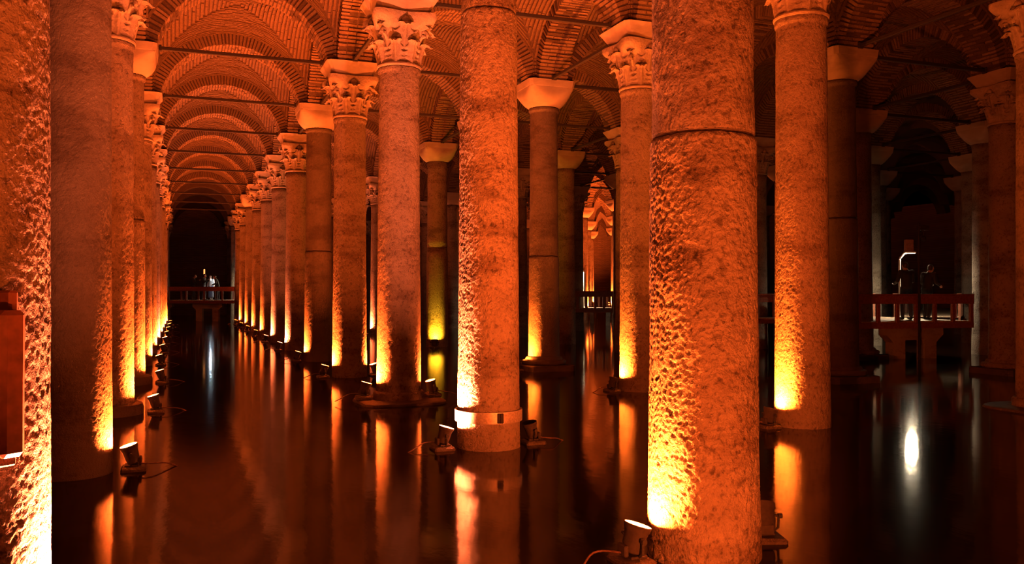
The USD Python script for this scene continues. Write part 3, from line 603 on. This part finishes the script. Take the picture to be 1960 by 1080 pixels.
def person(label, base, rz, h=1.68, jacket='dark_cloth', trousers='denim', lean=0.0, arms='rail', head_down=.15, light=False, skirt=False):
    t = thing('person', label, 'person', base, rz); k = h/1.70; L = lambda x, y, z: np.array([x, y, z])*k
    ln = lambda p: np.array([p[0]+max(0, p[2]-.9*k)*math.tan(lean), p[1], p[2]])
    hip, chest, neck, head = L(0, 0, .95), ln(L(0, 0, 1.28)), ln(L(.01, 0, 1.45)), ln(L(.05+head_down*.2, 0, 1.575))
    J = {}
    for s in (-1, 1):
        J['hip', s] = L(0, s*.09, .92); J['knee', s] = L(.03+.03*s, s*.10, .50); J['ank', s] = L(-.01+.05*s, s*.105, .08); J['sh', s] = ln(L(0, s*.185, 1.40))
        if arms == 'rail': J['el', s] = ln(L(.06, s*.25, 1.13)); J['wr', s] = ln(L(.30, s*.19, 1.06))
        elif arms == 'phone': J['el', s] = ln(L(.10, s*.22, 1.14)); J['wr', s] = ln(L(.33, s*.07, 1.30))
        else: J['el', s] = L(-.02, s*.24, 1.12); J['wr', s] = L(.05, s*.25, .87)
    skin = [((neck, .058*k), (head-np.array([.02, 0, .07])*k, .056*k)), ((head+L(-.012, 0, .02), L(.088, .076, .098)), (head+L(.012, 0, -.045), L(.066, .058, .070))), ((head+L(.085, 0, -.01), .014*k), (head+L(.10, 0, -.032), .016*k)),
            ((chest, L(.10, .15, .12)), (neck, .06*k)), ((chest, L(.10, .15, .12)), (hip, L(.10, .14, .10)))]
    for s in (-1, 1):
        skin += [((head+L(0, s*.076, .005), .018*k), (head+L(-.004, s*.080, -.025), .012*k)), ((J['hip', s], .08*k), (J['knee', s], .055*k)), ((J['knee', s], .055*k), (J['ank', s], .038*k)), ((J['ank', s], .035*k), (J['ank', s]+L(.12, 0, -.05), .03*k)),
                 ((chest, .08*k), (J['sh', s], .05*k)), ((J['sh', s], .05*k), (J['el', s], .038*k)), ((J['el', s], .038*k), (J['wr', s], .026*k))]
        f = J['wr', s]-J['el', s]; f /= np.linalg.norm(f); sd = np.cross([0, 0, 1.0], f); sd /= np.linalg.norm(sd)+1e-9; skin += hand(J['wr', s], f, sd*s)
    obj('body', chain(skin, .022, 4), 'skin', t, smooth=True)
    obj('hair', chain([((head+L(-.03, 0, .045), L(.082, .082, .085)), (head+L(-.055, 0, -.02), L(.05, .075, .06)))], .03, 3), 'hair', t, smooth=True)
    jk = [((chest, L(.125, .175, .15)), (hip+L(0, 0, .02), L(.125, .16, .12))), ((chest, L(.12, .17, .14)), (neck-L(0, 0, .03), .075*k))]
    for s in (-1, 1): jk += [((chest+L(0, 0, .04), .10*k), (J['sh', s], .072*k)), ((J['sh', s], .072*k), (J['el', s], .056*k)), ((J['el', s], .056*k), (J['wr', s], .042*k))]
    obj('jacket', chain(jk, .03, 5), jacket, t, smooth=True)
    tr = [((hip, L(.115, .15, .10)), (hip-L(0, 0, .08), L(.11, .15, .10)))]
    if skirt: tr += [((hip-L(0, 0, .05), L(.13, .17, .05)), (L(.02, 0, .20), L(.16, .22, .05)))]
    for s in (-1, 1): tr += [((J['hip', s], .098*k), (J['knee', s], .072*k)), ((J['knee', s], .072*k), (J['ank', s]+L(0, 0, .03), .055*k))]
    obj('skirt' if skirt else 'trousers', chain(tr, .03, 5), trousers, t, smooth=True)
    for s in (-1, 1): obj('shoe', chain([((J['ank', s]-L(.02, 0, .035), .045*k), (J['ank', s]+L(.14, 0, -.045), .035*k))], .03, 3), 'black', t, smooth=True)
    if light:
        w = (J['wr', -1]+J['wr', 1])/2+L(.12, 0, .02); p = xf('phone', t, tuple(w)); obj('case', rbox(.012, .15, .075, (0, 0, 0), .003), 'black', p); obj('flash', rbox(.006, .09, .07, (-.010 if light < 0 else .010, .02, .0), .002), 'phone_light', p, label='bright flash of the phone')
    return t
def stand(px, d, z): q = at(px, d); return (q[0], q[1], z)
vw = math.radians(90-YAW)    # facing away from the camera
person('person in dark clothes with back turned beside the glowing gooseneck lamp', stand(1735, 26.4, 1.08), vw+.15, 1.74, arms='rail')
person('person in dark clothes bending forward right of the camera pole', stand(1774, 26.3, 1.08), vw-1.1, 1.66, arms='rail', lean=.18, trousers='dark_cloth')
person('leftmost of the far people in the aisle, facing right', stand(370, 56.6, 1.36), vw-PI/2+.2, 1.66, arms='phone', lean=.06)
person('person at the far aisle end holding a phone with a bright flash', stand(390, 56.8, 1.36), vw-PI/2, 1.70, arms='phone', light=1)
person('person with pale clothes standing in the phone light at the aisle end', stand(404, 57.3, 1.36), vw+PI-.3, 1.62, jacket='pale_cloth', trousers='blue_cloth', arms='rest', skirt=True)
person('rightmost of the far people in the aisle, leaning left on the rail', stand(417, 56.5, 1.36), vw+PI/2+.2, 1.60, arms='rail', lean=.22)
